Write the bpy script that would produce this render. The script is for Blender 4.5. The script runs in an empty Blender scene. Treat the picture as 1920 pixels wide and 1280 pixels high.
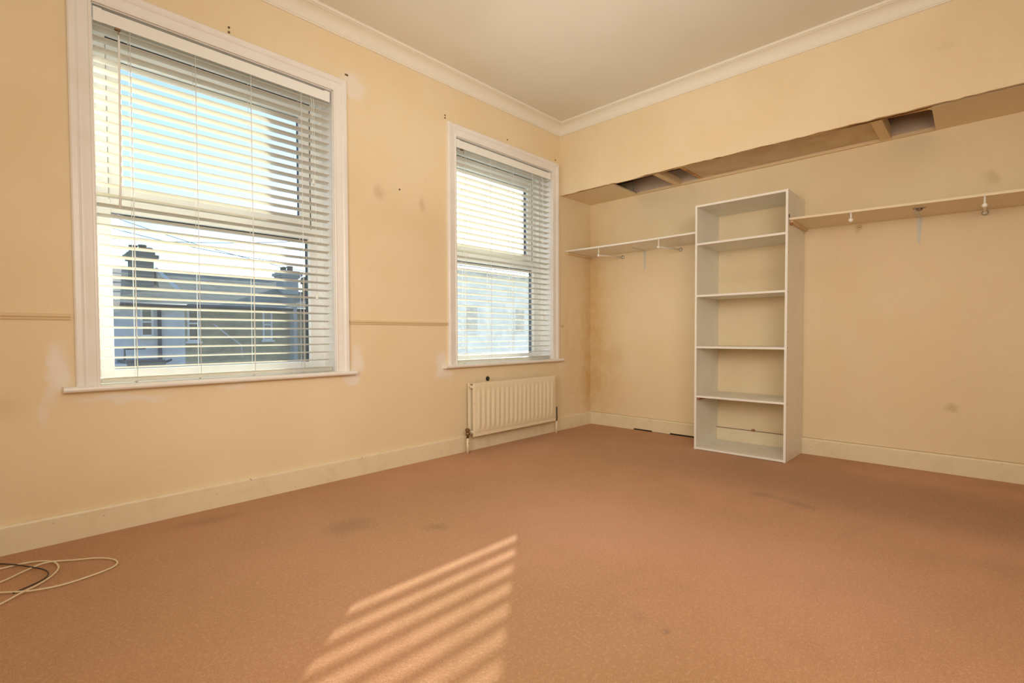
import bpy, bmesh, math, random
from mathutils import Vector, Matrix
random.seed(7)
sc = bpy.context.scene
COL = sc.collection
PI = math.pi

# ------------------------------------------------------------------ camera
CX, CY, CZ = -4.0971, -3.2105, 0.98
yaw, pit, rol, FPX = 0.811247, -0.026652, -0.003769, 941.41
F = Vector((math.sin(yaw)*math.cos(pit), math.cos(yaw)*math.cos(pit), math.sin(pit)))
R0 = Vector((math.cos(yaw), -math.sin(yaw), 0)); U0 = R0.cross(F)
Rv = R0*math.cos(rol)+U0*math.sin(rol); Uv = U0*math.cos(rol)-R0*math.sin(rol)
cam_d = bpy.data.cameras.new('camera'); cam = bpy.data.objects.new('camera', cam_d); COL.objects.link(cam)
M4 = Matrix(((Rv.x, Uv.x, -F.x, CX), (Rv.y, Uv.y, -F.y, CY), (Rv.z, Uv.z, -F.z, CZ), (0, 0, 0, 1)))
cam.matrix_world = M4
cam_d.sensor_width = 36; cam_d.lens = FPX/1920*36; cam_d.shift_y = 13.8/1920
cam_d.clip_start = 0.05; cam_d.clip_end = 500
sc.camera = cam

# ------------------------------------------------------------------ sky, sun, room light, exposure
SUN_V = Vector((-1.18, -1.0, -0.500)).normalized()       # travel direction of the sunlight
w = bpy.data.worlds.new('sky'); sc.world = w; w.use_nodes = True
nt = w.node_tree; nt.nodes.clear()
sky = nt.nodes.new('ShaderNodeTexSky'); sky.sky_type = 'NISHITA'; sky.sun_disc = False
sky.sun_elevation = math.asin(-SUN_V.z); sky.sun_rotation = math.atan2(-SUN_V.x, -SUN_V.y)
sky.air_density = 1.0; sky.dust_density = 0.4; sky.ozone_density = 3.0
bg = nt.nodes.new('ShaderNodeBackground'); bg.inputs[1].default_value = 0.29
wo = nt.nodes.new('ShaderNodeOutputWorld')
nt.links.new(sky.outputs[0], bg.inputs[0]); nt.links.new(bg.outputs[0], wo.inputs[0])
sd = bpy.data.lights.new('sun', 'SUN'); sd.energy = 12.0; sd.angle = math.radians(0.53); sd.color = (1.0, 1.03, 0.92)
sun = bpy.data.objects.new('sun', sd); COL.objects.link(sun)
sun.rotation_euler = SUN_V.to_track_quat('-Z', 'Y').to_euler(); sun.location = (6, 8, 6)
# unseen fill lamps added to light the walls like a bounced flash
def area(name, loc, target, sx, sy, power, color):
    d = bpy.data.lights.new(name, 'AREA'); d.shape = 'RECTANGLE'; d.size = sx; d.size_y = sy
    d.energy = power; d.color = color
    o = bpy.data.objects.new(name, d); COL.objects.link(o); o.location = loc
    o.rotation_euler = (Vector(target)-Vector(loc)).to_track_quat('-Z', 'Y').to_euler()
    return o
FC = (1.0, 0.965, 0.87)
fl = area('bounce_fill', (-3.6, -3.9, 1.9), (-1.6, 0, 1.5), 1.6, 1.2, 48, FC)
fl2 = area('side_fill', (-4.5, -2.3, 1.7), (0.1, -0.7, 0.75), 1.0, 1.0, 14, FC); fl2.data.spread = math.radians(105)
area('ceiling_bounce_fill', (-1.7, -1.5, 2.0), (-1.6, -1.4, 3.1), 1.6, 1.6, 5.5, FC)
sc.view_settings.view_transform = 'Standard'; sc.view_settings.look = 'None'
sc.view_settings.gamma = 1; sc.view_settings.use_curve_mapping = False
sc.view_settings.exposure = 0.0

# ------------------------------------------------------------------ material helpers
def mat(name, color=(.8, .8, .8), rough=.6, metal=0, spec=.5):
    m = bpy.data.materials.new(name); m.use_nodes = True
    b = m.node_tree.nodes['Principled BSDF']
    b.inputs['Base Color'].default_value = (*color, 1); b.inputs['Roughness'].default_value = rough
    b.inputs['Metallic'].default_value = metal; b.inputs['Specular IOR Level'].default_value = spec
    return m
class NG:
    def __init__(s, m): s.t = m.node_tree; s.b = s.t.nodes.get('Principled BSDF'); s.coord = None
    def n(s, typ, **kw):
        x = s.t.nodes.new(typ)
        for k, v in kw.items(): setattr(x, k, v)
        return x
    def l(s, a, b): s.t.links.new(a, b)
    def pos(s):
        if not s.coord: s.coord = s.n('ShaderNodeTexCoord').outputs['Object']
        return s.coord
    def noise(s, scale, detail=3, rough=.5, vec=None):
        x = s.n('ShaderNodeTexNoise'); x.inputs['Scale'].default_value = scale; x.inputs['Detail'].default_value = detail
        x.inputs['Roughness'].default_value = rough; s.l(vec or s.pos(), x.inputs['Vector']); return x.outputs['Fac']
    def ramp(s, fac, lo, hi, a=0., b=1.):
        x = s.n('ShaderNodeMapRange'); x.interpolation_type = 'SMOOTHSTEP'
        s.l(fac, x.inputs[0]); x.inputs[1].default_value = lo; x.inputs[2].default_value = hi
        x.inputs[3].default_value = a; x.inputs[4].default_value = b; return x.outputs[0]
    def math(s, op, a, b=None):
        x = s.n('ShaderNodeMath', operation=op)
        for i, v in enumerate((a, b)):
            if v is None: continue
            if isinstance(v, (int, float)): x.inputs[i].default_value = v
            else: s.l(v, x.inputs[i])
        return x.outputs[0]
    def mix(s, fac, a, b):
        x = s.n('ShaderNodeMix', data_type='RGBA')
        for i, v in ((0, fac), (6, a), (7, b)):
            if isinstance(v, tuple): x.inputs[i].default_value = (*v, 1) if len(v) == 3 else v
            elif isinstance(v, (int, float)): x.inputs[i].default_value = v
            else: s.l(v, x.inputs[i])
        return x.outputs[2]
    def warped(s, amt=.05, scale=6):
        nz = s.n('ShaderNodeTexNoise'); nz.inputs['Scale'].default_value = scale; nz.inputs['Detail'].default_value = 3; s.l(s.pos(), nz.inputs['Vector'])
        a = s.n('ShaderNodeVectorMath', operation='SUBTRACT'); s.l(nz.outputs['Color'], a.inputs[0]); a.inputs[1].default_value = (.5, .5, .5)
        b = s.n('ShaderNodeVectorMath', operation='SCALE'); s.l(a.outputs[0], b.inputs[0]); b.inputs['Scale'].default_value = amt*2
        c = s.n('ShaderNodeVectorMath', operation='ADD'); s.l(s.pos(), c.inputs[0]); s.l(b.outputs[0], c.inputs[1]); return c.outputs[0]
    def blob(s, c, r, vec, soft=.35):
        """mask that is 1 inside an ellipsoid at c with radii r"""
        a = s.n('ShaderNodeVectorMath', operation='SUBTRACT'); s.l(vec, a.inputs[0]); a.inputs[1].default_value = c
        b = s.n('ShaderNodeVectorMath', operation='DIVIDE'); s.l(a.outputs[0], b.inputs[0]); b.inputs[1].default_value = r
        d = s.n('ShaderNodeVectorMath', operation='LENGTH'); s.l(b.outputs[0], d.inputs[0])
        return s.ramp(d.outputs['Value'], 1-soft, 1+soft, 1, 0)
    def bump(s, h, strength=.2, dist=.002):
        x = s.n('ShaderNodeBump'); x.inputs['Strength'].default_value = strength; x.inputs['Distance'].default_value = dist
        s.l(h, x.inputs['Height']); s.l(x.outputs[0], s.b.inputs['Normal'])
    def out(s, col): s.l(col, s.b.inputs['Base Color'])

WALLC = (.88, .725, .50)
WALLD = (.85, .685, .45)
def wall_material(name, blobs, c1=WALLC, c2=WALLD):
    m = mat(name, c1, .75, spec=.25); g = NG(m)
    n1 = g.noise(1.3, 4, .6); col = g.mix(g.ramp(n1, .35, .65), c1, c2)
    n2 = g.noise(14, 4, .65); col = g.mix(g.math('MULTIPLY', g.ramp(n2, .58, .8), .25), col, (c2[0]*.85, c2[1]*.8, c2[2]*.72))
    wv = g.warped(.045, 11); mott = g.ramp(g.noise(7, 6, .75), .32, .68, .35, 1.1)
    for c, r, colr, amt, soft in blobs:
        k = g.math('MULTIPLY', g.blob(c, r, wv, soft), amt)
        if r[2] > .25 and amt > .4: k = g.math('MULTIPLY', k, mott)
        col = g.mix(k, col, colr)
    g.out(col); g.bump(g.noise(90, 3, .6), .12, .002)
    return m
FIL = (.90, .82, .74)      # bare filler smears
DRT = (.55, .38, .20)      # damp and dirt
win_blobs = [
    ((-3.852, 0, .83), (.038, .2, .11), FIL, .95, .45), ((-3.885, 0, .70), (.022, .2, .05), FIL, .6, .6), ((-3.912, 0, .62), (.012, .2, .06), FIL, .5, .6), ((-3.60, 0, .665), (.17, .2, .020), FIL, .75, .6),
    ((-3.08, 0, .69), (.07, .2, .025), FIL, .5, .6), ((-2.29, 0, .80), (.04, .2, .10), FIL, .75, .5), ((-2.33, 0, .68), (.07, .2, .04), FIL, .75, .5),
    ((-2.30, 0, 2.70), (.085, .2, .085), FIL, .75, .45), ((-1.545, 0, .75), (.05, .2, .10), FIL, .75, .5), ((-1.50, 0, .67), (.08, .2, .035), FIL, .7, .5),
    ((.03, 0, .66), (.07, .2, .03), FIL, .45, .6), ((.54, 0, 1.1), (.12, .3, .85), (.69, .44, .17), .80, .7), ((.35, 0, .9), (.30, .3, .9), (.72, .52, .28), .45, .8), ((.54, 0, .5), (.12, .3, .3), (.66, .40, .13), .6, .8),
    ((-2.11, 0, 2.02), (.03, .2, .045), DRT, .35, .7), ((-2.07, 0, 2.02), (.03, .2, .035), DRT, .18, .7), ((-1.725, 0, 2.0), (.028, .2, .055), DRT, .4, .7),
    ((-4.03, 0, .66), (.05, .2, .04), DRT, .15, .8), ((.1, 0, .95), (.05, .3, .3), DRT, .12, .9)]
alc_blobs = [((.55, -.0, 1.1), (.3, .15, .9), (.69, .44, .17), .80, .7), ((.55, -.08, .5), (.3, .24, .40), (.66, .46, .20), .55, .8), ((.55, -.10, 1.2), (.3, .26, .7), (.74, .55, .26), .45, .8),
    ((.55, -3.03, .47), (.3, .032, .035), DRT, .5, .6), ((.55, -3.21, 2.02), (.3, .04, .04), DRT, .35, .6),
    ((.55, -2.47, 1.78), (.3, .02, .02), DRT, .3, .6), ((.55, -.33, .75), (.3, .10, .10), DRT, .12, .9), ((.55, -1.7, 1.5), (.3, .5, .05), DRT, .10, .9)]
M_WALL = wall_material('cream_wall_paint_window_side', win_blobs)
M_WALL2 = wall_material('cream_wall_paint_alcove', alc_blobs)
M_WALL3 = wall_material('cream_wall_paint_bulkhead', [((0, -3.0, 2.75), (.3, .04, .04), DRT, .15, .7)])
M_CEIL = mat('ceiling_paint', (.80, .75, .65), .8, spec=.2); g = NG(M_CEIL); g.out(g.mix(g.ramp(g.noise(1.5), .3, .7), (.82, .77, .67), (.79, .73, .62)))
M_CORN = mat('cornice_paint', (.88, .82, .71), .6, spec=.3)
M_TRIM = mat('white_gloss_trim', (.87, .82, .76), .32); g = NG(M_TRIM); g.out(g.mix(g.ramp(g.noise(5, 4), .4, .7), (.90, .87, .84), (.87, .83, .78)))
M_SKIRT = mat('cream_gloss_skirting', (.84, .72, .50), .4); g = NG(M_SKIRT)
n = g.noise(9, 4, .7); c = g.mix(g.ramp(n, .45, .75), (.85, .73, .52), (.78, .65, .43)); c = g.mix(g.ramp(g.noise(38, 3, .6), .71, .75), c, (.42, .27, .13)); g.out(c)
M_DADO = mat('cream_dado_paint', (.78, .61, .38), .45)
M_PVC = mat('white_window_frame', (.92, .93, .91), .28)
M_GASK = mat('black_glazing_gasket', (.02, .022, .025), .5)
M_RAD = mat('cream_radiator_enamel', (.86, .75, .54), .35); g = NG(M_RAD)
c = g.mix(g.ramp(g.noise(30, 3, .6), .70, .75), (.86, .75, .54), (.50, .33, .18)); g.out(c)
M_COPPER = mat('tarnished_brass', (.30, .19, .10), .45, .8)
M_CHROME = mat('dull_chrome', (.62, .60, .56), .3, .9)
M_TARN = mat('tarnished_chrome', (.30, .25, .20), .35, .9)
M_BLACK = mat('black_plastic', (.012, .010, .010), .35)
M_MELA = mat('white_melamine_board', (.88, .84, .75), .42); g = NG(M_MELA); g.out(g.mix(g.ramp(g.noise(4, 3), .4, .7), (.89, .85, .76), (.85, .80, .70)))
M_MELA2 = mat('yellowed_melamine_board', (.84, .71, .50), .45)
M_BRKT = mat('cream_bracket_paint', (.70, .66, .58), .4)
M_EDGE = mat('white_edge_strip', (.90, .86, .80), .35)
M_RAW = mat('raw_pine', (.62, .34, .13), .7); g = NG(M_RAW)
mp = g.n('ShaderNodeMapping'); mp.inputs['Scale'].default_value = (2, 1, 30); g.l(g.pos(), mp.inputs[0])
g.out(g.mix(g.ramp(g.noise(6, 4, .6, mp.outputs[0]), .35, .65), (.72, .42, .17), (.38, .17, .05)))
M_REDW = mat('red_brown_batten', (.34, .14, .06), .6)
M_BATT = mat('painted_batten', (.78, .58, .34), .65)
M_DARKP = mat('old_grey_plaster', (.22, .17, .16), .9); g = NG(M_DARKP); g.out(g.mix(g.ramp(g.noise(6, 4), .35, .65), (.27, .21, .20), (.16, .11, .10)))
M_PALEP = mat('old_pale_plaster', (.58, .44, .33), .9)
M_SOFB = mat('stained_soffit_board', (.66, .50, .31), .75); g = NG(M_SOFB); g.out(g.mix(g.ramp(g.noise(5, 4), .35, .7), (.70, .54, .34), (.60, .43, .24)))
M_ROD = mat('white_rod', (.88, .84, .76), .35)
M_CABW = mat('cream_cable_sheath', (.80, .68, .47), .45)
M_CABB = mat('black_cable_sheath', (.03, .025, .022), .45)
M_GAPSHD = mat('brown_gap_dirt_shade', (.42, .27, .12), .9)  # gap shadow and dirt painted along the skirting top
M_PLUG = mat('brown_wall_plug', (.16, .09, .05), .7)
# blind slats: PVC that lets a little light through
M_SLAT = bpy.data.materials.new('white_blind_pvc'); M_SLAT.use_nodes = True
g = NG(M_SLAT); g.b.inputs['Base Color'].default_value = (.94, .945, .94, 1); g.b.inputs['Roughness'].default_value = .38
tr = g.n('ShaderNodeBsdfTranslucent'); tr.inputs[0].default_value = (.90, .85, .72, 1)
mx = g.n('ShaderNodeMixShader'); mx.inputs[0].default_value = .5
g.l(g.b.outputs[0], mx.inputs[1]); g.l(tr.outputs[0], mx.inputs[2]); g.l(mx.outputs[0], g.t.nodes['Material Output'].inputs[0])
M_CORD = mat('white_blind_cord', (.95, .95, .92), .6)
def glass(name, dust):
    m = bpy.data.materials.new(name); m.use_nodes = True; t = m.node_tree; t.nodes.clear(); g = NG(m)
    tp = g.n('ShaderNodeBsdfTransparent'); tp.inputs[0].default_value = (.97, .985, .98, 1)
    gl = g.n('ShaderNodeBsdfGlossy'); gl.inputs['Roughness'].default_value = .02
    lw = g.n('ShaderNodeLayerWeight'); lw.inputs[0].default_value = .5; fr = g.math('ADD', g.math('MULTIPLY', g.math('POWER', lw.outputs['Facing'], 4), .5), .03)
    m1 = g.n('ShaderNodeMixShader'); g.l(fr, m1.inputs[0]); g.l(tp.outputs[0], m1.inputs[1]); g.l(gl.outputs[0], m1.inputs[2])
    tl = g.n('ShaderNodeBsdfTranslucent'); tl.inputs[0].default_value = (.92, .95, .96, 1)
    m2 = g.n('ShaderNodeMixShader'); k = g.ramp(g.noise(14, 5, .7), .3, .75, dust*.8, dust*1.35); g.l(k, m2.inputs[0])
    g.l(m1.outputs[0], m2.inputs[1]); g.l(tl.outputs[0], m2.inputs[2])
    o = g.n('ShaderNodeOutputMaterial'); g.l(m2.outputs[0], o.inputs[0]); return m
M_GLASS = glass('window_glass', .011)
M_GLASS2 = glass('dusty_window_glass', .10)
# carpet
M_CARP = mat('pink_tan_carpet', (.5, .28, .17), .95, spec=.1); g = NG(M_CARP)
wv = g.warped(.12, 2.5)
col = g.mix(g.ramp(g.noise(.9, 4, .6), .38, .62), (.66, .325, .165), (.56, .28, .115))
col = g.mix(g.math('MULTIPLY', g.ramp(g.noise(4.5, 5, .65), .50, .75), .35), col, (.47, .24, .115))
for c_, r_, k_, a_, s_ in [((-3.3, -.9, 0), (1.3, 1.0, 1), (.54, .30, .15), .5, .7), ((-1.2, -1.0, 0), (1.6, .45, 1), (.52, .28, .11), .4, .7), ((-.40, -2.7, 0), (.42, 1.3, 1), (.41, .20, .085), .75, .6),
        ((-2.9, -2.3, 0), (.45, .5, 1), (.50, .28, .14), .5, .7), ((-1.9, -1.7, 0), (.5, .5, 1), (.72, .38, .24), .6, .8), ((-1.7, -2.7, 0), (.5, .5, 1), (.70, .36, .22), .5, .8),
        ((-2.81, -.83, 0), (.11, .09, 1), (.30, .19, .09), .5, .6), ((-2.52, -1.20, 0), (.06, .05, 1), (.30, .19, .09), .5, .7), ((-3.31, -.20, 0), (.13, .06, 1), (.32, .19, .07), .45, .7),
        ((-.84, -2.25, 0), (.04, .05, 1), (.25, .16, .09), .45, .7), ((-.86, -2.40, 0), (.05, .08, 1), (.25, .16, .09), .45, .7), ((-2.58, -2.46, 0), (.026, .016, 1), (.22, .15, .10), .5, .7), ((-2.567, -2.35, 0), (.03, .03, 1), (.34, .20, .11), .3, .7)]:
    col = g.mix(g.math('MULTIPLY', g.blob(c_, r_, wv, s_), a_), col, k_)
f1 = g.noise(260, 2, .7); f2 = g.noise(75, 3, .7)
col = g.mix(g.math('MULTIPLY', g.ramp(f1, .42, .66), .48), col, (.33, .15, .065))
col = g.mix(g.math('MULTIPLY', g.ramp(f2, .48, .72), .40), col, (.78, .45, .27))
g.out(col); g.bump(g.math('ADD', g.math('MULTIPLY', f1, .7), f2), .9, .006)
g.b.inputs['Sheen Weight'].default_value = .15
# outdoors
M_SLATE = mat('slate_roof', (.11, .12, .125), .6); g = NG(M_SLATE)
wvx = g.n('ShaderNodeTexWave', wave_type='BANDS', bands_direction='Z'); wvx.inputs['Scale'].default_value = 6; wvx.inputs['Distortion'].default_value = .8; g.l(g.pos(), wvx.inputs[0])
g.out(g.mix(g.math('MULTIPLY', wvx.outputs['Fac'], .6), g.mix(g.ramp(g.noise(3), .3, .7), (.28, .25, .18), (.37, .34, .25)), (.17, .15, .11)))
M_BRICK = mat('grey_brown_brick', (.2, .18, .14), .9); g = NG(M_BRICK)
g.out(g.mix(g.ramp(g.noise(2.5, 5, .6), .3, .7), (.46, .40, .27), (.30, .27, .20)))
M_REND = mat('white_render', (.62, .64, .68), .8); g = NG(M_REND); g.out(g.mix(g.ramp(g.noise(2, 4), .3, .7), (.70, .72, .76), (.56, .58, .63)))
M_PALE = mat('pale_render', (.78, .76, .72), .8)
M_POT = mat('chimney_clay', (.17, .12, .10), .9)
M_STACK = mat('sooty_chimney_brick', (.16, .16, .15), .9)
M_GREYST = mat('grey_chimney_render', (.38, .40, .42), .9)
M_PIPE = mat('dark_drainpipe', (.06, .07, .09), .5)
M_WFR = mat('white_outside_frame', (.70, .70, .72), .5)
M_WGL = mat('dark_outside_glass', (.12, .12, .12), .15)
M_WCUR = mat('curtained_outside_glass', (.30, .30, .27), .3)
M_LEAD = mat('pale_lead_flashing', (.62, .63, .68), .6)
M_GROUND = mat('ground_yard', (.16, .16, .13), .95); g = NG(M_GROUND); g.out(g.mix(g.ramp(g.noise(.4, 4), .4, .6), (.12, .15, .08), (.22, .20, .17)))
M_OUTW = mat('outside_brick', (.30, .22, .16), .9)

# ------------------------------------------------------------------ mesh helpers
class MB:
    def __init__(s): s.v = []; s.f = []; s.sm = []
    def add(s, vs, fs, sm=False):
        o = len(s.v); s.v += [tuple(v) for v in vs]
        for f in fs: s.f.append([i+o for i in f]); s.sm.append(sm)
        return s
    def box(s, a, b, bev=0):
        x0, y0, z0 = a; x1, y1, z1 = b
        if bev <= 0:
            return s.add([(x0, y0, z0), (x1, y0, z0), (x1, y1, z0), (x0, y1, z0), (x0, y0, z1), (x1, y0, z1), (x1, y1, z1), (x0, y1, z1)],
                         [(0, 3, 2, 1), (4, 5, 6, 7), (0, 1, 5, 4), (1, 2, 6, 5), (2, 3, 7, 6), (3, 0, 4, 7)])
        bm = bmesh.new(); bmesh.ops.create_cube(bm, size=1)
        for v in bm.verts: v.co = ((x0+x1)/2+v.co.x*(x1-x0), (y0+y1)/2+v.co.y*(y1-y0), (z0+z1)/2+v.co.z*(z1-z0))
        bmesh.ops.bevel(bm, geom=list(bm.edges), offset=bev, segments=2, affect='EDGES', profile=.5)
        bm.verts.index_update(); s.add([v.co[:] for v in bm.verts], [[v.index for v in f.verts] for f in bm.faces]); bm.free(); return s
    def prism(s, poly, axis, a, b):
        """extrude a 2-D polygon along axis (0,1,2) from a to b"""
        n = len(poly); vs = []
        for t in (a, b):
            for p in poly:
                q = list(p); q.insert(axis, t); vs.append(q)
        fs = [[i, (i+1) % n, n+(i+1) % n, n+i] for i in range(n)]
        fs += [list(range(n))[::-1], list(range(n, 2*n))]
        return s.add(vs, fs)
    def tube(s, pts, r, n=8, cap=True, sm=True):
        pts = [Vector(p) for p in pts]; rs = r if isinstance(r, (list, tuple)) else [r]*len(pts)
        up = None; vs = []; m = len(pts)
        for i, p in enumerate(pts):
            t = (pts[min(i+1, m-1)]-pts[max(i-1, 0)]).normalized()
            if up is None: up = Vector((0, 0, 1)) if abs(t.z) < .9 else Vector((1, 0, 0))
            a = t.cross(up).normalized(); b = a.cross(t).normalized(); up = b
            for k in range(n):
                an = 2*PI*k/n; vs.append(p+(a*math.cos(an)+b*math.sin(an))*rs[i])
        fs = [[i*n+k, i*n+(k+1) % n, (i+1)*n+(k+1) % n, (i+1)*n+k] for i in range(m-1) for k in range(n)]
        s.add(vs, fs, sm)
        if cap: o = len(s.v)-len(vs); s.f.append([o+k for k in range(n)][::-1]); s.sm.append(False); s.f.append([o+(m-1)*n+k for k in range(n)]); s.sm.append(False)
        return s
    def ball(s, c, r, n=12, m=8, sc=(1, 1, 1)):
        c = Vector(c); vs = [c+Vector((0, 0, r*sc[2]))]
        for i in range(1, m):
            th = PI*i/m
            for k in range(n): vs.append(c+Vector((r*sc[0]*math.sin(th)*math.cos(2*PI*k/n), r*sc[1]*math.sin(th)*math.sin(2*PI*k/n), r*sc[2]*math.cos(th))))
        vs.append(c-Vector((0, 0, r*sc[2]))); L = len(vs)-1
        fs = [[0, 1+k, 1+(k+1) % n] for k in range(n)]
        fs += [[1+i*n+k, 1+(i+1)*n+k, 1+(i+1)*n+(k+1) % n, 1+i*n+(k+1) % n] for i in range(m-2) for k in range(n)]
        fs += [[L, 1+(m-2)*n+(k+1) % n, 1+(m-2)*n+k] for k in range(n)]
        return s.add(vs, fs, True)
    def mesh(s, name, m):
        me = bpy.data.meshes.new(name); me.from_pydata([tuple(v) for v in s.v], [], s.f)
        me.polygons.foreach_set('use_smooth', s.sm)
        if m: me.materials.append(m)
        bm = bmesh.new(); bm.from_mesh(me); bmesh.ops.recalc_face_normals(bm, faces=bm.faces); bm.to_mesh(me); bm.free()
        me.update(); return me
    def build(s, name, m, parent=None, loc=None, label=None):
        o = bpy.data.objects.new(name, s.mesh(name, m)); COL.objects.link(o)
        if loc: o.location = loc
        if parent: o.parent = parent
        if label: o['label'] = label
        return o
def link_copy(src, parent=None, loc=None, rot=None, label=None):
    c = src.copy(); COL.objects.link(c)
    if parent is not None: c.parent = parent
    if loc is not None: c.location = loc
    if rot is not None: c.rotation_euler = rot
    if label: c['label'] = label
    return c
def empty(name, loc=(0, 0, 0)):
    o = bpy.data.objects.new(name, None); COL.objects.link(o); o.location = loc; o.empty_display_size = .1; return o
def tag(o, label=None, cat=None, group=None, kind=None):
    if label: o['label'] = label
    if cat: o['category'] = cat
    if group: o['group'] = group
    if kind: o['kind'] = kind
    return o
def struct(o, label=None): return tag(o, label, None, None, 'structure')

# ------------------------------------------------------------------ room shell
A = 0.5523           # alcove back wall
XL, YB = -5.1, -4.35 # side wall and wall behind the camera
ZC = 3.10            # ceiling
WT = 0.30            # window wall thickness
W = [(-3.700, -2.453), (-1.385, -0.128)]; ZS, ZT = 0.742, 2.62
mb = MB()
mb.box((XL-.2, YB-.2, -.15), (A+.2, WT-.02, 0)); struct(mb.build('floor', M_CARP), 'worn pink tan carpet covering the whole floor')
mb = MB(); mb.box((XL-.2, YB-.2, ZC), (A+.2, WT, ZC+.15)); struct(mb.build('ceiling', M_CEIL), 'plain off white painted ceiling')
mb = MB(); xs = [XL, W[0][0], W[0][1], W[1][0], W[1][1], A+.15]
for i in (0, 2, 4): mb.box((xs[i], 0, -.15), (xs[i+1], WT, ZC))
for i in (1, 3):
    mb.box((xs[i], 0, -.15), (xs[i+1], WT, ZS-.028)); mb.box((xs[i], 0, ZT), (xs[i+1], WT, ZC))
wall_left = struct(mb.build('wall_left', M_WALL), 'cream window wall with white filler smears round the windows')
mb = MB(); mb.box((A, YB-.15, 0), (A+.15, 0, ZC)); wall_alc = struct(mb.build('wall_alcove', M_WALL2), 'cream back wall of the alcove with yellowed damp corner')
# bulkhead fascia with ragged lower edge
mb = MB(); ny = 90; vs = []; rnd = random.Random(3)
for i in range(ny+1):
    y = YB*i/ny; z = 2.404 + rnd.uniform(-.0035, .004) + (-.010 if .10 < i/ny*-YB-.55 < .35 else 0)
    vs += [(0, y, z), (.022, y, z+rnd.uniform(0, .004)), (.022, y, ZC), (0, y, ZC)]
fs = []
for i in range(ny):
    for a, b in ((0, 1), (1, 2), (3, 0)): fs.append([i*4+a, i*4+b, i*4+4+b, i*4+4+a])
fs.append([0, 1, 2, 3]); fs.append([ny*4+k for k in (3, 2, 1, 0)])
wall_right = struct(mb.add(vs, fs).build('wall_right', M_WALL3), 'cream bulkhead wall above the alcove with a rough cut lower edge')
mb = MB(); mb.box((XL-.15, YB-.15, -.1), (A+.15, YB, ZC)); struct(mb.build('wall_back', M_WALL3), 'cream wall behind the viewer')
mb = MB(); mb.box((XL-.15, YB, -.1), (XL, WT, ZC)); struct(mb.build('wall_side', M_WALL3), 'cream wall left of the viewer')

# cornice, swept round the room with mitres
prof = [(0, 3.000), (.010, 3.000), (.010, 3.007), (.016, 3.012)]
for i in range(9):
    t = i/8*PI/2; prof.append((.086-.070*math.cos(t), 3.014+.066*math.sin(t)))
prof += [(.086, 3.084), (.098, 3.084), (.101, 3.092), (.101, 3.10), (0, 3.10)]
mb = MB(); vs = []
for sx, sy, X0, Y0 in ((-1, -1, 0, 0), (-1, 1, 0, YB), (1, 1, XL, YB), (1, -1, XL, 0)):
    for d, z in prof: vs.append((X0+sx*d, Y0+sy*d, z))
n = len(prof); fs = [[c*n+i, c*n+(i+1) % n, ((c+1) % 4)*n+(i+1) % n, ((c+1) % 4)*n+i] for c in range(4) for i in range(n)]
struct(mb.add(vs, fs).build('trim_1', M_CORN), 'white coved cornice running round the ceiling')

# baseboards
sk = [(0, 0), (-.020, 0), (-.020, .122), (-.016, .131), (-.008, .134), (0, .134)]
mb = MB(); mb.prism(sk, 0, XL, A); struct(mb.build('baseboard_left', M_SKIRT), 'scuffed cream skirting board under the windows')
mb = MB()
def sk2(a, b, zb=0.): mb.prism([(A, zb), (A-.020, zb), (A-.020, .120), (A-.016, .128), (A-.010, .131), (A, .131)], 1, a, b)
for a, b, zb in ((-.02, -.55, 0), (-.55, -.76, .014), (-.76, -.95, .004), (-.95, -1.30, .016), (-1.30, YB, 0)): sk2(a, b, zb)
o = mb.build('baseboard_right', M_SKIRT); struct(o, 'cream skirting board along the alcove with dark gaps beneath')
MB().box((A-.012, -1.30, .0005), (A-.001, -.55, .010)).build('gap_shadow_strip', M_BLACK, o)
MB().box((A-.010, -2.09, .1305), (A-.0005, -1.40, .1345)).build('dirty_gap_shade', M_PLUG, o)  # brown strips paint in the shadow of the dirty gap above the skirting
MB().box((A-.004, -1.39, .1305), (A-.0005, 0, .1330)).build('dirty_gap_shade', M_GAPSHD, o)
MB().box((A-.004, YB, .1305), (A-.0005, -2.105, .1330)).build('dirty_gap_shade', M_GAPSHD, o)

# dado rails on the window wall
dp = [(0, 1.062), (-.006, 1.062), (-.009, 1.068), (-.007, 1.072), (-.014, 1.078), (-.015, 1.084), (-.010, 1.090), (0, 1.092)]
for k, (a, b) in enumerate(((XL, -3.805), (-2.352, -1.487), (.004, .05))):
    struct(MB().prism(dp, 0, a, b).build('trim_%d' % (k+2), M_DADO), ['painted dado rail left of the large window', 'painted dado rail between the two windows', 'short stub of dado rail right of the far window'][k])

# wall plugs and holes on the window wall (pieces of that wall)
plug = None
for x, z in ((-3.081, 2.762), (-3.081, 2.735), (-2.355, 2.762), (-2.343, 2.762), (-1.493, 2.757), (-1.493, 2.735), (-.769, 2.762), (-.071, 2.752), (-1.931, 2.073)):
    if plug is None: plug = MB().tube([(0, .001, 0), (0, -.004, 0), (0, -.005, 0)], [.0065, .0065, .003], 8).build('wall_plug', M_PLUG, wall_left); plug.location = (x, 0, z)
    else: link_copy(plug, wall_left, (x, 0, z))

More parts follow.
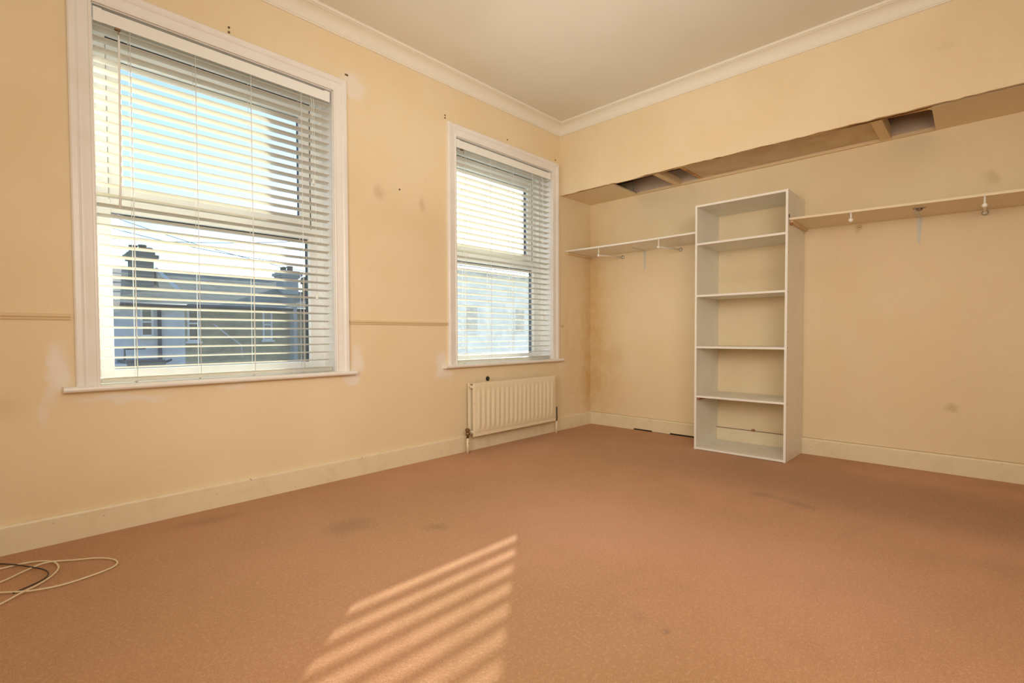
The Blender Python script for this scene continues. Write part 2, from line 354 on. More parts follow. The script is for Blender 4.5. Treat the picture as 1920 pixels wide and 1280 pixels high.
# ------------------------------------------------------------------ windows
def architrave(x0, x1):
    pr = [(0, .0), (0, .014), (.005, .017), (.011, .017), (.015, .012), (.030, .014), (.048, .017), (.054, .016), (.058, .021), (.066, .026), (.086, .027), (.092, .022), (.093, 0)]
    vs = []
    for w_, h in pr: vs.append((x0-w_, -h, ZS-.004))
    for w_, h in pr: vs.append((x0-w_, -h, ZT+w_))
    for w_, h in pr: vs.append((x1+w_, -h, ZT+w_))
    for w_, h in pr: vs.append((x1+w_, -h, ZS-.004))
    n = len(pr); fs = [[c*n+i, c*n+i+1, (c+1)*n+i+1, (c+1)*n+i] for c in range(3) for i in range(n-1)]
    return MB().add(vs, fs)
def ring(mb, x0, x1, z0, z1, ix0, ix1, iz0, iz1, y0, y1):
    mb.box((x0, y0, z0), (ix0, y1, z1)); mb.box((ix1, y0, z0), (x1, y1, z1))
    mb.box((ix0, y0, iz1), (ix1, y1, z1)); mb.box((ix0, y0, z0), (ix1, y1, iz0))
def ringb(mb, x0, x1, z0, z1, b, y0, y1, bev):
    bl, br, bb, bt = b
    mb.box((x0, y0, z0), (x0+bl, y1, z1), bev); mb.box((x1-br, y0, z0), (x1, y1, z1), bev)
    mb.box((x0+bl-.002, y0+.0005, z1-bt), (x1-br+.002, y1, z1-.0005), bev); mb.box((x0+bl-.002, y0+.0005, z0+.0005), (x1-br+.002, y1, z0+bb), bev)
def window(i, gm, label):
    x0, x1 = W[i]; root = struct(empty('window_%d' % (i+1), ((x0+x1)/2, 0, ZS)), label)
    def P(mb, name, m, par=root, lab=None):
        o = mb.build(name, m, None); o.parent = par; o.location = -Vector(root.location) if par is root else Vector((0, 0, 0))
        if lab: o['label'] = lab
        return o
    P(architrave(x0, x1), 'architrave', M_TRIM)
    sx0, sx1 = (x0-.140, x1+.132) if i == 0 else (x0-.148, x1+.143)
    poly = [(.15, ZS-.028), (.15, ZS), (-.040, ZS)]
    for k in range(1, 8): t = PI/2+PI*k/8; poly.append((-.040+.014*math.cos(t), ZS-.014+.014*math.sin(t)))
    poly.append((-.040, ZS-.028)); 
    mb = MB(); mb.prism(poly[2:] + [(0.0, ZS-.028), (0.0, ZS)], 0, sx0, sx1); mb.prism([(0, ZS-.028), (.15, ZS-.028), (.15, ZS), (0, ZS)], 0, x0, x1)
    P(mb, 'window_sill', M_TRIM)
    mb = MB(); t = .012   # timber reveal lining
    mb.box((x0-.0, .0, ZS), (x0+.004, .15, ZT)); mb.box((x1-.004, 0, ZS), (x1, .15, ZT)); mb.box((x0, 0, ZT-.004), (x1, .15, ZT))
    P(mb, 'reveal_lining', M_TRIM)
    cx = (x0+x1)/2
    mb = MB(); ring(mb, x0, x1, ZS-.01, ZT, x0+.022, x1-.022, ZS+.022, ZT-.040, .150, .285); P(mb, 'outer_frame', M_PVC)
    # dark weather seal between sash and frame
    mb = MB(); ring(mb, cx-.535, cx+.535, 1.745, 2.568, cx-.531, cx+.531, 1.76, 2.5635, .1945, .196)
    # lower sash (nearer the room)
    gx0, gx1 = x0+.082, x1-.100
    mb = MB(); ringb(mb, x0+.014, x1-.014, .752, 1.708, (gx0-x0-.014, x1-.014-gx1, .807-.752, 1.708-1.640), .157, .203, .004)
    s1 = P(mb, 'lower_sash', M_PVC)
    P(MB().box((gx0-.004, .180, .803), (gx1+.004, .184, 1.643)), 'glass_pane', gm, s1)
    mb = MB(); ring(mb, gx0-.003, gx1+.003, .804, 1.643, gx0+.0015, gx1-.0015, .8085, 1.6385, .186, .222); P(mb, 'gasket', M_GASK, s1)
    ux0, ux1 = x0+.145, x1-.129
    mb = MB(); ringb(mb, x0+.080, x1-.066, 1.700, 2.566, (ux0-x0-.080, x1-.066-ux1, .086, 2.566-2.469), .208, .248, .004)
    s2 = P(mb, 'upper_sash', M_PVC)
    P(MB().box((ux0-.004, .228, 1.782), (ux1+.004, .232, 2.473)), 'glass_pane', gm, s2)
    mb = MB(); ring(mb, ux0-.003, ux1+.003, 1.781, 2.473, ux0+.0015, ux1-.0015, 1.7875, 2.4675, .234, .268); P(mb, 'gasket', M_GASK, s2)
    # inner frame ledges closing the gap beside and above the upper sash, with seal line
    mb = MB(); mb.box((x0+.020, .196, 1.71), (x0+.078, .25, ZT-.03)); mb.box((x1-.064, .196, 1.71), (x1-.020, .25, ZT-.03)); mb.box((x0+.078, .196, 2.569), (x1-.064, .25, ZT-.03)); P(mb, 'sash_channel', M_PVC)
    mb = MB(); mb.box((x0+.077, .204, 2.5655), (x1-.063, .207, 2.5695)); mb.box((x1-.0665, .204, 1.71), (x1-.0635, .207, 2.5695)); mb.box((x0+.0775, .204, 1.71), (x0+.0805, .207, 2.5695)); P(mb, 'draught_seal', M_GASK)
    # small catch on meeting rail
    mb = MB(); mb.box((cx+.16, .150, 1.655), (cx+.24, .160, 1.668), .003); mb.box((cx+.19, .140, 1.66), (cx+.21, .155, 1.665), .002); P(mb, 'sash_catch', M_PVC)
    return root
window(0, M_GLASS, 'large white sash window nearest the viewer, view of roofs through blind')
window(1, M_GLASS2, 'far white sash window beside the alcove, glaring bright behind blind')
MB().box((W[0][0]-.2, .296, ZS-.10), (W[0][1]+.2, .34, ZS-.03))

# ------------------------------------------------------------------ venetian blinds
def slat_mesh(L):
    n = 6; hw = .0250; t = .0026; crown = .0028; top = []; bot = []
    for k in range(n+1):
        u = -1+2*k/n; z = crown*(1-u*u); top.append((u*hw, z+t/2)); bot.append((u*hw, z-t/2))
    poly = top+bot[::-1]; mb = MB(); mb.prism(poly, 0, 0, L)
    return mb
def blind(x0, x1, ladders, wand, label, cords):
    root = tag(empty('venetian_blind', ((x0+x1)/2, .03, ZS)), label, 'blind', 'white venetian blinds in the two windows')
    ox, oy, oz = root.location; H = Vector(root.location)
    def P(mb, name, m, par=root, lab=None):
        o = mb.build(name, m); o.parent = par
        o.location = -H if par is root else Vector((0, 0, 0))
        if lab: o['label'] = lab
        return o
    mb = MB(); mb.box((x0+.010, .006, 2.545), (x1-.006, .056, 2.602)); P(mb, 'headrail', M_SLAT)
    mb = MB(); mb.box((x0+.002, -.006, 2.535), (x1+.0, .004, 2.598), .0025)
    v = P(mb, 'valance', M_PVC)
    for a in (x0-.001, x1-.035):
        P(MB().box((a, -.010, 2.532), (a+.036, -.001, 2.601), .003), 'valance_clip', M_PVC, v)
    sm = slat_mesh(x1-x0).mesh('slat', M_SLAT); first = None; tilt = math.radians(-8.5)
    z = .823; zs = []
    while z < 2.535: zs.append(z); z += .0513
    for k, z in enumerate(zs):
        o = bpy.data.objects.new('slat', sm); COL.objects.link(o); o.parent = root
        o.location = (x0-ox + random.uniform(-.0012, .0012), 0, z-oz); o.rotation_euler = (tilt+random.uniform(-.012, .012), 0, random.uniform(-.0006, .0006))
    mb = MB(); mb.box((x0, .006, .748), (x1, .054, .768), .004); mb.box((x0, .004, .769), (x1, .056, .7715), .001); mb.box((x0, .004, .7725), (x1, .056, .775), .001); P(mb, 'bottom_rail', M_SLAT)
    for q, lx in enumerate(ladders):
        mb = MB()
        for yy in (.0035, .0565): mb.tube([(lx, yy, .775), (lx+.001, yy, 2.54)], .0017, 5, sm=True)
        for z in zs: mb.tube([(lx, .0035, z+.0005), (lx, .0565, z-.0045)], .0007, 4)
        P(mb, 'ladder_cord', M_CORD)
        P(MB().tube([(lx+.006, .028, .765), (lx+.006, .028, 2.54)], .0015, 5), 'lift_cord', M_CORD)
        P(MB().tube([(lx, .03, .750), (lx, .03, .746), (lx, .03, .743)], [.007, .007, .003], 10), 'rail_button', M_CORD)
    if wand:
        hk = MB(); hk.tube([(wand, .012, 2.545), (wand, .002, 2.53), (wand, -.010, 2.525), (wand, -.014, 2.51), (wand, -.012, 2.495)], .002, 6); hk.box((wand-.012, -.002, 2.527), (wand+.012, .02, 2.536), .002)
        h = P(hk, 'wand_hook', M_COPPER)
        if x0 < -2: P(MB().tube([(wand, -.012, 2.497), (wand+.001, -.013, 2.47), (wand-.002, -.014, 2.1), (wand-.006, -.013, 1.75), (wand-.010, -.012, 1.63)], [.0022, .005, .0052, .0052, .0055], 8), 'tilt_wand', M_PVC)
    for cx_, zb in cords:
        c = P(MB().tube([(cx_, .004, 2.54), (cx_, -.010, 2.50), (cx_+.002, -.011, (2.5+zb)/2), (cx_+.003, -.011, zb)], .0013, 6), 'pull_cord', M_CORD)
        P(MB().tube([(cx_+.003, -.011, zb+.012), (cx_+.003, -.011, zb+.004), (cx_+.003, -.011, zb-.018), (cx_+.003, -.011, zb-.024)], [.003, .006, .0095, .008], 10), 'tassel', M_CORD, c)
    return root
blind(-3.693, -2.476, [-3.547, -3.254, -2.965, -2.662], -3.595, 'large white slatted blind in the nearest window, with long tilt wand', [(-2.600, 1.99), (-2.586, 1.245)])
blind(-1.378, -.152, [-1.268, -.975, -.690, -.42], -1.308, 'white slatted blind in the far window, wand missing, glare behind it', [(-.283, 1.909), (-.276, 1.162)])

# ------------------------------------------------------------------ radiator
rad = tag(empty('radiator', (-.75, -.08, .135)), 'cream ribbed double panel radiator below the far window', 'radiator')
RH = Vector(rad.location)
def RP(mb, name, m, par=rad, lab=None):
    o = mb.build(name, m); o.parent = par; o.location = -RH if par is rad else Vector((0, 0, 0))
    if lab: o['label'] = lab
    return o
def rad_panel(y, sgn, x0=-1.300, x1=-.200, z0=.135, z1=.583):
    nr = 18; m0 = .034; rw = (x1-x0-2*m0)/nr; xs = [x0, x0+.004]; 
    per = 8
    for k in range(nr*per+1): xs.append(x0+m0+rw*k/per)
    xs += [x1-.004, x1]
    zz = [z0, z0+.003, z0+.022, z0+.025, z0+.032, z0+.060, z0+.072, z0+.086, z1-.080, z1-.066, z1-.055, z1-.006, z1]
    def wz(z): return max(0, min(1, (z-z0-.058)/.03))*max(0, min(1, (z1-.053-z)/.028))
    vs = []
    for z in zz:
        for x in xs:
            u = (x-x0-m0)/rw; r = 0
            if 0 < u < nr: r = .5-.5*math.cos(2*PI*u)
            lip = .004 if (z <= z0+.003 or z >= z1-.001) else (.0035 if z0+.021 < z < z0+.026 else 0)
            ed = .004 if (x <= x0+1e-6 or x >= x1-1e-6) else 0
            vs.append((x, y+sgn*(-ed-lip+.0095*r*wz(z)), z))
    nx = len(xs); fs = [[j*nx+i, j*nx+i+1, (j+1)*nx+i+1, (j+1)*nx+i] for j in range(len(zz)-1) for i in range(nx-1)]
    mb = MB(); mb.add(vs, fs, True)
    yb = y-sgn*.012
    mb.box((x0, min(y-sgn*.003, yb), z0), (x1, max(y-sgn*.003, yb), z1)); return mb
RP(rad_panel(-.112, -1), 'front_panel', M_RAD); RP(rad_panel(-.052, -1), 'rear_panel', M_RAD)
for x in (-1.285, -.215):
    for z in (.17, .55): RP(MB().tube([(x, -.10, z), (x, -.045, z)], .014, 10), 'header_pipe', M_RAD)
RP(MB().box((-1.296, -.100, .577), (-.204, -.050, .582)), 'top_plate', M_RAD)
for x in (-1.05, -.46): RP(MB().box((x, -.044, .25), (x+.03, -.0005, .56)), 'wall_bracket', M_RAD)
def valve(x, s):
    v = RP(MB().tube([(x, -.08, .125), (x, -.08, .150), (x, -.08, .152), (x, -.08, .175), (x, -.08, .178)], [.011, .011, .016, .016, .010], 10).tube([(x, -.08, .16), (x+s*.045, -.08, .16)], .010, 8), 'valve', M_COPPER, rad, 'tarnished brass radiator valve')
    return v
v = valve(-1.340, 1)
RP(MB().tube([(-1.340, -.08, .178), (-1.340, -.08, .188), (-1.343, -.08, .206), (-1.343, -.08, .210)], [.012, .020, .018, .008], 8, sm=False), 'valve_cap', M_COPPER, v)
RP(MB().tube([(-1.318, -.08, .16), (-1.303, -.08, .16)], .015, 6, sm=False), 'union_nut', M_CHROME, v)
v = valve(-.160, -1)
RP(MB().tube([(-.160, -.08, .178), (-.160, -.08, .19), (-.160, -.08, .26), (-.160, -.08, .265)], [.010, .012, .011, .006], 8), 'valve_cap', M_PIPE, v)
RP(MB().tube([(-1.340, -.08, 0), (-1.340, -.08, .13)], .011, 10), 'pipe', M_RAD); RP(MB().tube([(-.160, -.08, 0), (-.160, -.08, .13)], .011, 10), 'pipe', M_RAD)
RP(MB().ball((-1.340, -.0905, .088), .0045, 8, 6), 'pipe_chip', M_PLUG)
# black knob on the wall over the radiator
k = empty('wall_disc', (-1.033, 0, .600)); tag(k, 'round black disc on the wall just above the radiator', 'disc')
MB().tube([(0, .002, 0), (0, -.005, 0), (0, -.008, 0), (0, -.010, 0)], [.021, .021, .019, .014], 20).build('disc_cover', M_BLACK, k)
MB().tube([(0, -.010, 0), (0, -.0115, 0)], [.005, .004], 10).build('centre_screw', M_PLUG, k)

# ------------------------------------------------------------------ alcove soffit
sof = struct(empty('soffit', (0.27, -2, 2.41)), 'broken plasterboard soffit of the alcove with exposed joists'); SH = Vector(sof.location)
def SP(mb, name, m, lab=None):
    o = mb.build(name, m, sof); o.location = -SH
    if lab: o['label'] = lab
    return o
SP(MB().prism([(.026, -.001), (A, -.001), (A, -.585), (.04, -.600)], 2, 2.410, 2.423), 'soffit_board', M_WALL3)
SP(MB().box((.035, -2.605, 2.434), (A, -1.262, 2.447)), 'soffit_board', M_SOFB, 'raised greyish stained soffit board')
SP(MB().prism([(.062, YB), (A, YB), (A, -2.918), (.115, -2.925), (.085, -2.905), (.062, -2.905)], 2, 2.410, 2.423), 'soffit_board', M_WALL3)
def joist(y0, y1, z1=2.50): return MB().box((.03, y1, 2.412), (A, y0, z1), .0015)
SP(joist(-1.005, -1.058, 2.47), 'joist', M_BATT); SP(joist(-2.605, -2.668), 'joist', M_BATT)
SP(MB().box((.03, -1.265, 2.430), (A, -1.235, 2.50)), 'joist', M_RAW, 'raw brown joist')
SP(MB().box((A-.024, -2.93, 2.409), (A, -.58, 2.4335), .001), 'back_batten', M_BATT)
SP(MB().box((.048, -2.93, 2.411), (.062, -.595, 2.45), .001), 'front_batten', M_BATT)
SP(MB().box((.0225, -1.21, 2.408), (.045, -.01, 2.44)), 'fascia_batten', M_RAW, 'raw orange brown timber behind the fascia edge')
SP(MB().box((.0225, -2.25, 2.409), (.043, -1.22, 2.44)), 'fascia_batten', M_RAW)
SP(MB().prism([(.0225, -2.25), (.045, -2.25), (.070, -2.66), (.098, -2.925), (.0225, -2.935)], 2, 2.411, 2.430), 'fascia_batten', M_RAW)
SP(MB().box((.0225, YB, 2.420), (.036, -2.94, 2.45)), 'fascia_batten', M_RAW, 'raw orange brown timber behind the fascia edge')
SP(MB().box((A-.03, -2.93, 2.432), (A, -.55, 2.56)), 'rear_band', M_PALEP)
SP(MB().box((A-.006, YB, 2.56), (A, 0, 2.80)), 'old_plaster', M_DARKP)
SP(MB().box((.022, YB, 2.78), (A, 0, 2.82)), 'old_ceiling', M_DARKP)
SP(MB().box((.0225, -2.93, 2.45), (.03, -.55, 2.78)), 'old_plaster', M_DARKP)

# ------------------------------------------------------------------ shelving unit
BX, BY0, BY1, BZ, T = .083, -1.391, -2.104, 2.072, .0165
su = tag(empty('shelving_unit', (.31, (BY0+BY1)/2, 0)), 'tall open backed white shelving unit standing against the alcove wall', 'shelving unit'); UH = Vector(su.location)
def UP(mb, name, m, par=su, lab=None):
    o = mb.build(name, m, par); o.location = -UH if par is su else Vector((0, 0, 0))
    if lab: o['label'] = lab
    return o
sp = [(BX, .002), (BX, BZ), (A-.002, BZ), (A-.002, .139), (A-.024, .139), (A-.024, .002)]
for y in (BY0, BY1+T):
    o = UP(MB().prism([(x, z) for x, z in sp], 1, y-T, y), 'side_panel', M_MELA)
    UP(MB().box((BX-.0012, y-T, .002), (BX, y, BZ), 0), 'edge_strip', M_EDGE, o)
for z, xb, nm in ((BZ-.001, A-.003, 'top_panel'), (1.752, A-.01, 'shelf'), (1.316, A-.01, 'shelf'), (.882, A-.01, 'shelf'), (.463, A-.012, 'shelf'), (.021, A-.026, 'bottom_panel')):
    sag = random.uniform(0, .002); o = UP(MB().box((BX+.002, BY1+T, z-T), (xb, BY0-T, z)), nm, M_MELA)
    UP(MB().box((BX+.0008, BY1+T, z-T), (BX+.002, BY0-T, z)), 'edge_strip', M_EDGE, o)
UP(MB().box((BX+.018, BY0-T-.018, .424), (A-.03, BY0-T, .4455), .001), 'shelf_batten', M_REDW, su, 'red brown wooden batten under the lowest shelf')
UP(MB().box((A-.026, -1.735, .1315), (A-.004, -1.712, .149), .001), 'wood_block', M_REDW, su, 'small brown wooden block on the skirting')
for y_, z_ in ((BY1, 1.872),): UP(MB().tube([(BX+.028, BY1+.001, z_+.002), (BX+.028, BY1-.0015, z_+.002)], .014, 14), 'dark_hole_disc', M_BLACK)  # shade inside a round hole, painted as a black disc
for z_ in (1.60, 1.30, .88, 1.0, .45): UP(MB().tube([(BX+.02, BY1+.001, z_), (BX+.02, BY1-.001, z_)], .005, 8), 'screw_cover', M_COPPER)

# ------------------------------------------------------------------ wall shelves with hanging rods
def wall_shelf(ya, yb, za, zb, label, rods, brs, extra=None):
    r = tag(empty('wall_shelf', (.33, (ya+yb)/2, (za+zb)/2)), label, 'shelf', 'wall shelves either side of the shelving unit'); H = Vector(r.location)
    def P(mb, name, m, par=r, lab=None):
        o = mb.build(name, m, par); o.location = -H if par is r else Vector((0, 0, 0))
        if lab: o['label'] = lab
        return o
    t = .015; vs = []; ns = 14
    zf = lambda y: za+(zb-za)*(y-ya)/(yb-ya) - .004*math.sin(PI*(y-ya)/(yb-ya))
    for i in range(ns+1):
        y = ya+(yb-ya)*i/ns; z = zf(y)
        vs += [(.10, y, z-t/2), (A-.001, y, z-t/2-.004), (A-.001, y, z+t/2-.004), (.10, y, z+t/2)]
    fs = [[i*4+k, i*4+(k+1) % 4, i*4+4+(k+1) % 4, i*4+4+k] for i in range(ns) for k in range(4)]+[[0, 1, 2, 3], [ns*4+k for k in (3, 2, 1, 0)]]
    b = P(MB().add(vs, fs), 'shelf_board', M_MELA if ya > -1 else M_MELA2)
    vs2 = []
    for i in range(ns+1):
        y = ya+(yb-ya)*i/ns; z = zf(y); vs2 += [(.0985, y, z-t/2), (.100, y, z-t/2), (.100, y, z+t/2), (.0985, y, z+t/2)]
    P(MB().add(vs2, fs), 'edge_strip', M_EDGE if ya > -1 else M_MELA2, b)
    for (y, zr) in rods:
        zt = zf(y)-t/2
        o = P(MB().tube([(.112, y, zr), (.3, y, zr+.016), (A-.004, y, zr+.032)], .0065, 10), 'hanging_rod', M_ROD)
        P(MB().tube([(.106, y, zt), (.106, y, zr)], .0055, 8), 'hanger_pin', M_ROD, o)
        P(MB().tube([(.092, y, zr), (.096, y, zr), (.110, y, zr), (.116, y, zr), (.122, y, zr)], [.006, .013, .014, .011, .007], 14), 'end_knob', M_ROD, o)
        P(MB().tube([(A-.012, y, zr+.032), (A-.006, y, zr+.032), (A, y, zr+.032)], [.010, .019, .020], 14), 'wall_flange', M_CHROME, o)
    for y in brs:
        z = zf(y)-t/2-.004; mb = MB()
        mb.prism([(y-.015, z), (y+.015, z), (y+.011, z-.12), (y+.005, z-.195), (y-.005, z-.195), (y-.011, z-.12)], 0, A-.003, A)
        mb.prism([(A-.003, z), (A-.012, z), (A-.009, z-.13), (A-.003, z-.18)], 1, y-.0025, y+.0025)
        mb.prism([(A-.26, z+.003), (A-.26, z-.001), (A, z-.004), (A, z)], 1, y-.013, y+.013)
        P(mb, 'shelf_bracket', M_BRKT)
    return r, P, zf
r1, P1, zf1 = wall_shelf(-.002, BY0+.002, 1.853, 1.849, 'short white shelf in the alcove left of the shelving unit', [(-.405, 1.766), (-1.043, 1.768)], [-.662])
P1(MB().box((.12, -.020, 1.822), (A-.002, -.002, 1.8435), .001), 'side_batten', M_BATT)
r2, P2, zf2 = wall_shelf(BY1-.003, YB+.002, 1.848, 1.800, 'long sagging white shelf in the alcove right of the shelving unit', [(-3.180, 1.758)], [-2.836])
zz = zf2(-2.497)-.0075
o = P2(MB().tube([(.106, -2.497, zz), (.106, -2.497, zz-.045)], .0055, 8), 'hanger_pin', M_ROD); P2(MB().tube([(.095, -2.497, zz-.052), (.099, -2.497, zz-.052), (.113, -2.497, zz-.052), (.118, -2.497, zz-.052)], [.007, .014, .014, .007], 14), 'end_knob', M_ROD, o)
P2(MB().box((.125, BY1-.022, 1.818), (A-.002, BY1-.003, 1.8395), .001), 'side_batten', M_BATT)
P2(MB().ball((.124, BY1-.014, 1.815), .012, 8, 6), 'batten_end', M_REDW)
zq = zf2(-2.861)-.0085
P2(MB().box((.212, -2.895, zq-.004), (.246, -2.827, zq), .001).tube([(.229, -2.861, zq-.004), (.229, -2.861, zq-.014), (.229, -2.861, zq-.018)], [.018, .016, .010], 12), 'rail_fixing', M_TARN, None or r2, 'tarnished metal rail fixing under the shelf')
# empty rod socket left on the alcove wall
sk_ = tag(empty('rod_socket', (A, -2.476, 1.800)), 'empty round rod socket on alcove wall under the right shelf', 'socket')
vs = []; n = 18
for rr, xx in ((.020, 0), (.019, -.006), (.013, -.008), (.012, -.002)):
    for q in range(n): vs.append((xx, rr*math.cos(2*PI*q/n), rr*math.sin(2*PI*q/n)))
MB().add(vs, [[j*n+q, j*n+(q+1) % n, (j+1)*n+(q+1) % n, (j+1)*n+q] for j in range(3) for q in range(n)], True).build('socket_ring', M_BATT, sk_)
MB().tube([(-.001, 0, 0), (-.004, 0, 0)], .005, 8).build('screw', M_COPPER, sk_)

# ------------------------------------------------------------------ cables on the carpet
def smooth_path(pts, zr, n=8):
    P_ = [Vector((x, y, z)) for x, y, z in pts]; out = []
    for i in range(len(P_)-1):
        p0 = P_[max(i-1, 0)]; p1 = P_[i]; p2 = P_[i+1]; p3 = P_[min(i+2, len(P_)-1)]
        for k in range(n):
            t = k/n; out.append(.5*((2*p1)+(-p0+p2)*t+(2*p0-5*p1+4*p2-p3)*t*t+(-p0+3*p1-3*p2+p3)*t**3))
    out.append(P_[-1]); return out
zc = .006
c1 = [(-4.75, -.02-.6, zc), (-4.55, -.36, zc), (-4.30, -.22, zc), (-4.07, -.207, zc), (-3.99, -.21, zc), (-3.932, -.245, zc), (-3.904, -.32, zc+.006), (-3.900, -.386, zc+.003), (-3.925, -.45, zc), (-3.970, -.515, zc+.002), (-4.019, -.565, zc+.006), (-4.09, -.615, zc), (-4.22, -.66, zc), (-4.38, -.62, zc), (-4.46, -.50, zc), (-4.36, -.43, zc), (-4.20, -.42, zc),
      (-4.072, -.371, zc), (-4.00, -.318, zc+.003), (-3.93, -.296, zc+.009), (-3.843, -.325, zc), (-3.776, -.370, zc), (-3.734, -.424, zc), (-3.718, -.482, zc), (-3.735, -.530, zc), (-3.80, -.562, zc), (-3.899, -.581, zc), (-3.98, -.568, zc+.003), (-4.03, -.530, zc+.002), (-4.12, -.45, zc), (-4.3, -.33, zc), (-4.6, -.28, zc)]
tag(MB().tube(smooth_path(c1, zc), .0034, 8).build('cable', M_CABW), 'cream cable lying in loops on the carpet by the left skirting', 'cable')
c2 = [(-4.6, -.10, .005), (-4.3, -.045, .005), (-4.15, -.06, .005), (-4.068, -.136, .005), (-4.022, -.225, .0135), (-3.972, -.315, .0135), (-3.942, -.378, .0135), (-3.934, -.433, .0135), (-3.946, -.475, .0135), (-3.975, -.508, .0135), (-4.04, -.527, .005)]
tag(MB().tube(smooth_path(c2, .005), .0028, 8).build('cable', M_CABB), 'thin black cable crossing the cream cable loops on the carpet', 'cable')

# ------------------------------------------------------------------ outdoors
gnd = MB(); gnd.box((-60, .6, -5.3), (90, 120, -5.0)); struct(gnd.build('ground', M_GROUND), 'yards and gardens far below the windows')
def house_window(root, H, x0, x1, z0, z1, yf, gm, bars=1):
    mb = MB(); f = .05; ring(mb, x0, x1, z0, z1, x0+f, x1-f, z0+f, z1-f, yf-.04, yf+.03); mb.box((x0+f, yf-.03, (z0+z1)/2-.025), (x1-f, yf+.02, (z0+z1)/2+.025)); mb.box((x0-.05, yf-.10, z0-.06), (x1+.05, yf+.02, z0))
    fr = mb.build('window', M_WFR, root); fr.location = -H
    MB().box((x0+f, yf-.012, z0+f), (x1-f, yf-.004, z1-f)).build('pane', gm, fr)
def chimney(root, H, x0, x1, y0, y1, zb, zt, m, pots, capw=.12):
    mb = MB(); mb.box((x0, y0, zb), (x1, y1, zt)); mb.box((x0-capw*.5, y0-.05, zt), (x1+capw*.5, y1+.05, zt+.07)); mb.box((x0-capw, y0-.09, zt+.07), (x1+capw, y1+.09, zt+.17)); mb.box((x0-capw*.3, y0-.03, zt+.17), (x1+capw*.3, y1+.03, zt+.26))
    c = mb.build('chimney_stack', m, root); c.location = -H
    for px, ph in pots:
        MB().tube([(px, (y0+y1)/2, zt+.25), (px, (y0+y1)/2, zt+.25+ph*.8), (px, (y0+y1)/2, zt+.25+ph*.82), (px, (y0+y1)/2, zt+.25+ph)], [.11, .095, .12, .11], 10).build('chimney_pot', M_POT, c)
def house(name, x0, x1, ze, zr, wallm, label, yf=13.8, yr=17., hx=False):
    root = tag(empty(name, ((x0+x1)/2, yf, -5)), label, 'house'); H = Vector(root.location)
    o = MB().box((x0, yf, -5), (x1, 2*yr-yf, ze-.05)).build('wall', wallm, root); o.location = -H
    s = (zr-ze)/(yr-yf)
    mb = MB(); mb.prism([(yf-.25, ze-.25*s), (yr, zr), (2*yr-yf+.25, ze-.25*s), (2*yr-yf+.25, ze-.25*s-.1), (yr, zr-.1), (yf-.25, ze-.25*s-.1)], 0, x0, x1)
    mb.prism([(yf, ze-.1), (yr, zr-.08), (2*yr-yf, ze-.1)], 0, x0+.02, x1-.02)
    o = mb.build('roof', M_SLATE, root); o.location = -H
    o = MB().tube([(x0, yf-.27, ze-.12), (x1, yf-.27, ze-.12)], .05, 8).build('gutter', M_PIPE, root); o.location = -H
    o = MB().tube([(x0, yr, zr), (x1, yr, zr)], .06, 8).build('ridge_tile', M_STACK, root); o.location = -H
    return root, H
# A: white rendered house on the left with big chimney
hA, HA = house('terraced_house', -7.0, -.035, 1.99, 3.20, M_REND, 'white rendered house behind the left part of the near window')
chimney(hA, HA, -1.02, -.48, 15.2, 15.8, 2.4, 3.28, M_STACK, [(-.93, .20), (-.70, .24), (-.55, .17)])
house_window(hA, HA, -1.10, -.80, .99, 1.80, 13.8, M_WGL)
o = MB().tube([(-.67, 13.72, 1.85), (-.67, 13.72, -4.9)], .05, 8).build('drainpipe', M_PIPE, hA); o.location = -HA
o = MB().prism([(15.0, 2.48), (15.5, 2.62), (15.6, 2.9), (15.6, 3.1), (15.3, 3.0)], 0, -.43, -.40).build('party_wall', M_STACK, hA); o.location = -HA
mb = MB(); mb.add([(-.46, 15.15, 3.02), (-.40, 15.15, 3.02), (.05, 14.55, 2.36), (-.04, 14.55, 2.36), (-.46, 15.15, 3.08), (-.40, 15.15, 3.08), (.05, 14.55, 2.42), (-.04, 14.55, 2.42)], [(0, 1, 2, 3), (4, 5, 6, 7), (0, 1, 5, 4), (1, 2, 6, 5), (2, 3, 7, 6), (3, 0, 4, 7)])
o = mb.build('flashing', M_LEAD, hA, label='pale diagonal lead flashing'); o.location = -HA
for ax, az, hh in ((-1.42, 3.1, .75), (-1.62, 3.1, .35)):
    mb = MB(); mb.tube([(ax, 16.4, az-.3), (ax, 16.4, az+hh)], .012, 6)
    for q in range(3): mb.tube([(ax-.14, 16.4, az+hh-.06*q), (ax+.14, 16.4, az+hh-.06*q)], .006, 4)
    o = mb.build('aerial', M_PIPE, hA); o.location = -HA
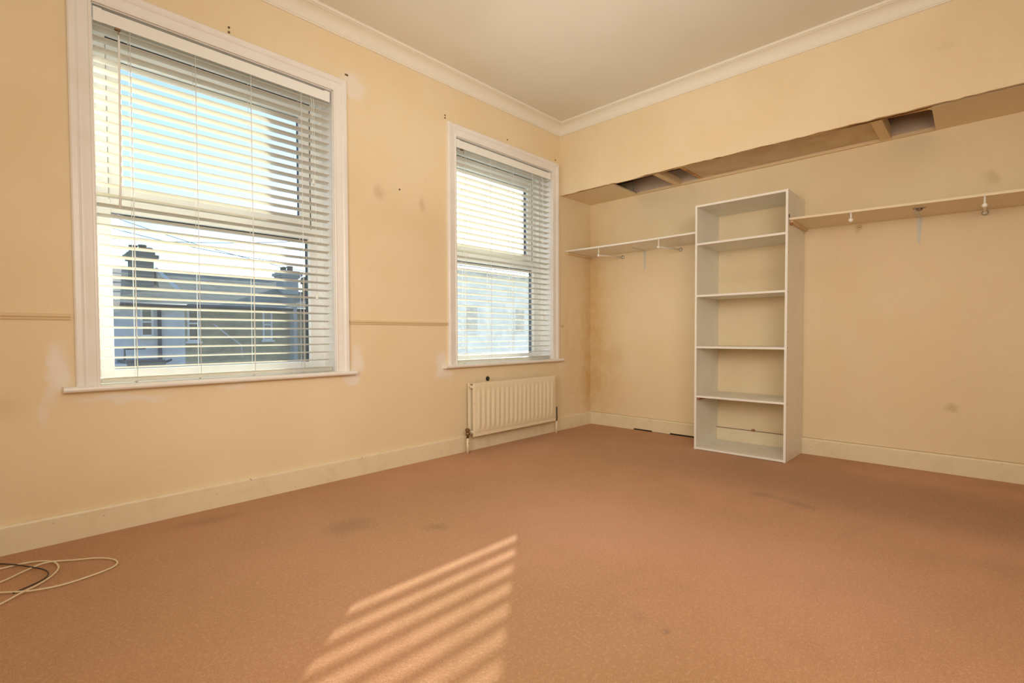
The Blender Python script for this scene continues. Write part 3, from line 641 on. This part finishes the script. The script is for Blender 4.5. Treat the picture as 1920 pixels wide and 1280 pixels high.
# low rear extension with flat roof and pipes
ex = tag(empty('flat_roof_annexe', (-1.3, 12.9, -5)), 'low white annexe with dark flat roof edge below the rendered house', 'annexe'); HX = Vector(ex.location)
for mb, nm, m in ((MB().box((-3.5, 12.6, -5), (-.80, 13.79, .24)), 'wall', M_REND), (MB().box((-1.62, 12.5, .24), (-.80, 13.79, .37)), 'roof_edge', M_PIPE), (MB().box((-3.6, 12.5, .24), (-1.62, 13.79, .30)), 'roof_edge', M_REND),
        (MB().tube([(-1.55, 13.2, .3), (-1.55, 13.2, .66), (-1.10, 13.2, .68)], .03, 8), 'vent_pipe', M_PIPE), (MB().tube([(-.9, 13.0, .20), (-.55, 13.0, .36)], .03, 8), 'waste_pipe', M_PIPE)):
    o = mb.build(nm, m, ex); o.location = -HX
# B: brown brick house
hB, HB = house('terraced_house', -.030, 3.98, 1.99, 3.19, M_BRICK, 'brown brick house in the middle of the near window view')
house_window(hB, HB, .02, .34, .84, 1.90, 13.8, M_WGL); house_window(hB, HB, 2.12, 2.42, .86, 1.86, 13.8, M_WCUR)
chimney(hB, HB, 3.36, 3.92, 15.2, 15.8, 2.2, 3.10, M_GREYST, [(3.5, .14), (3.74, .2)])
mb = MB(); mb.box((2.985, 13.45, -5), (3.10, 13.8, 1.95)); o = mb.build('pier', M_GREYST, hB); o.location = -HB
# C: row further right, seen past the dark gap
hC, HC = house('terraced_house', 4.03, 9.6, 1.80, 2.75, M_PALE, 'pale house glimpsed at the right edge of the near window view', 14.2, 17.4)
chimney(hC, HC, 4.5, 5.1, 15.6, 16.2, 2.1, 3.0, M_STACK, [(4.65, .15), (4.9, .15)])
# D: pale house seen through the far window
hD, HD = house('terraced_house', 9.7, 21.5, 3.95, 4.75, M_PALE, 'pale hazy house seen through the far window', 14.0, 17.5)
for x0_, x1_ in ((10.93, 11.74), (14.2, 14.95), (17.2, 18.0)): house_window(hD, HD, x0_, x1_, 1.12, 2.34, 14.0, M_WGL)
# overhead wires
for p, q, lb in (((-4.5, 9, 3.95), (2.5, 9, 2.45), 'steepest overhead wire falling to the right outside the near window'), ((-4.5, 9.2, 3.55), (2.5, 9.2, 2.75), 'gently falling overhead wire just above the big chimney outside'), ((-4.0, 9.1, 2.8), (4.0, 9.1, 3.9), 'overhead wire climbing to the right outside the near window')):
    pts = [Vector(p).lerp(Vector(q), i/12)-Vector((0, 0, .25*math.sin(PI*i/12))) for i in range(13)]
    o = MB().tube(pts, .006, 4).build('overhead_wire', M_PIPE); tag(o, lb, 'wire', 'overhead wires outside')
o = MB().tube([(.6, 13.4, 1.35), (1.0, 13.4, 1.0), (1.35, 13.4, .72), (1.37, 13.4, .3)], .018, 5).build('wall_cable', M_LEAD); tag(o, 'pale cable slung down in front of the brick house', 'cable')
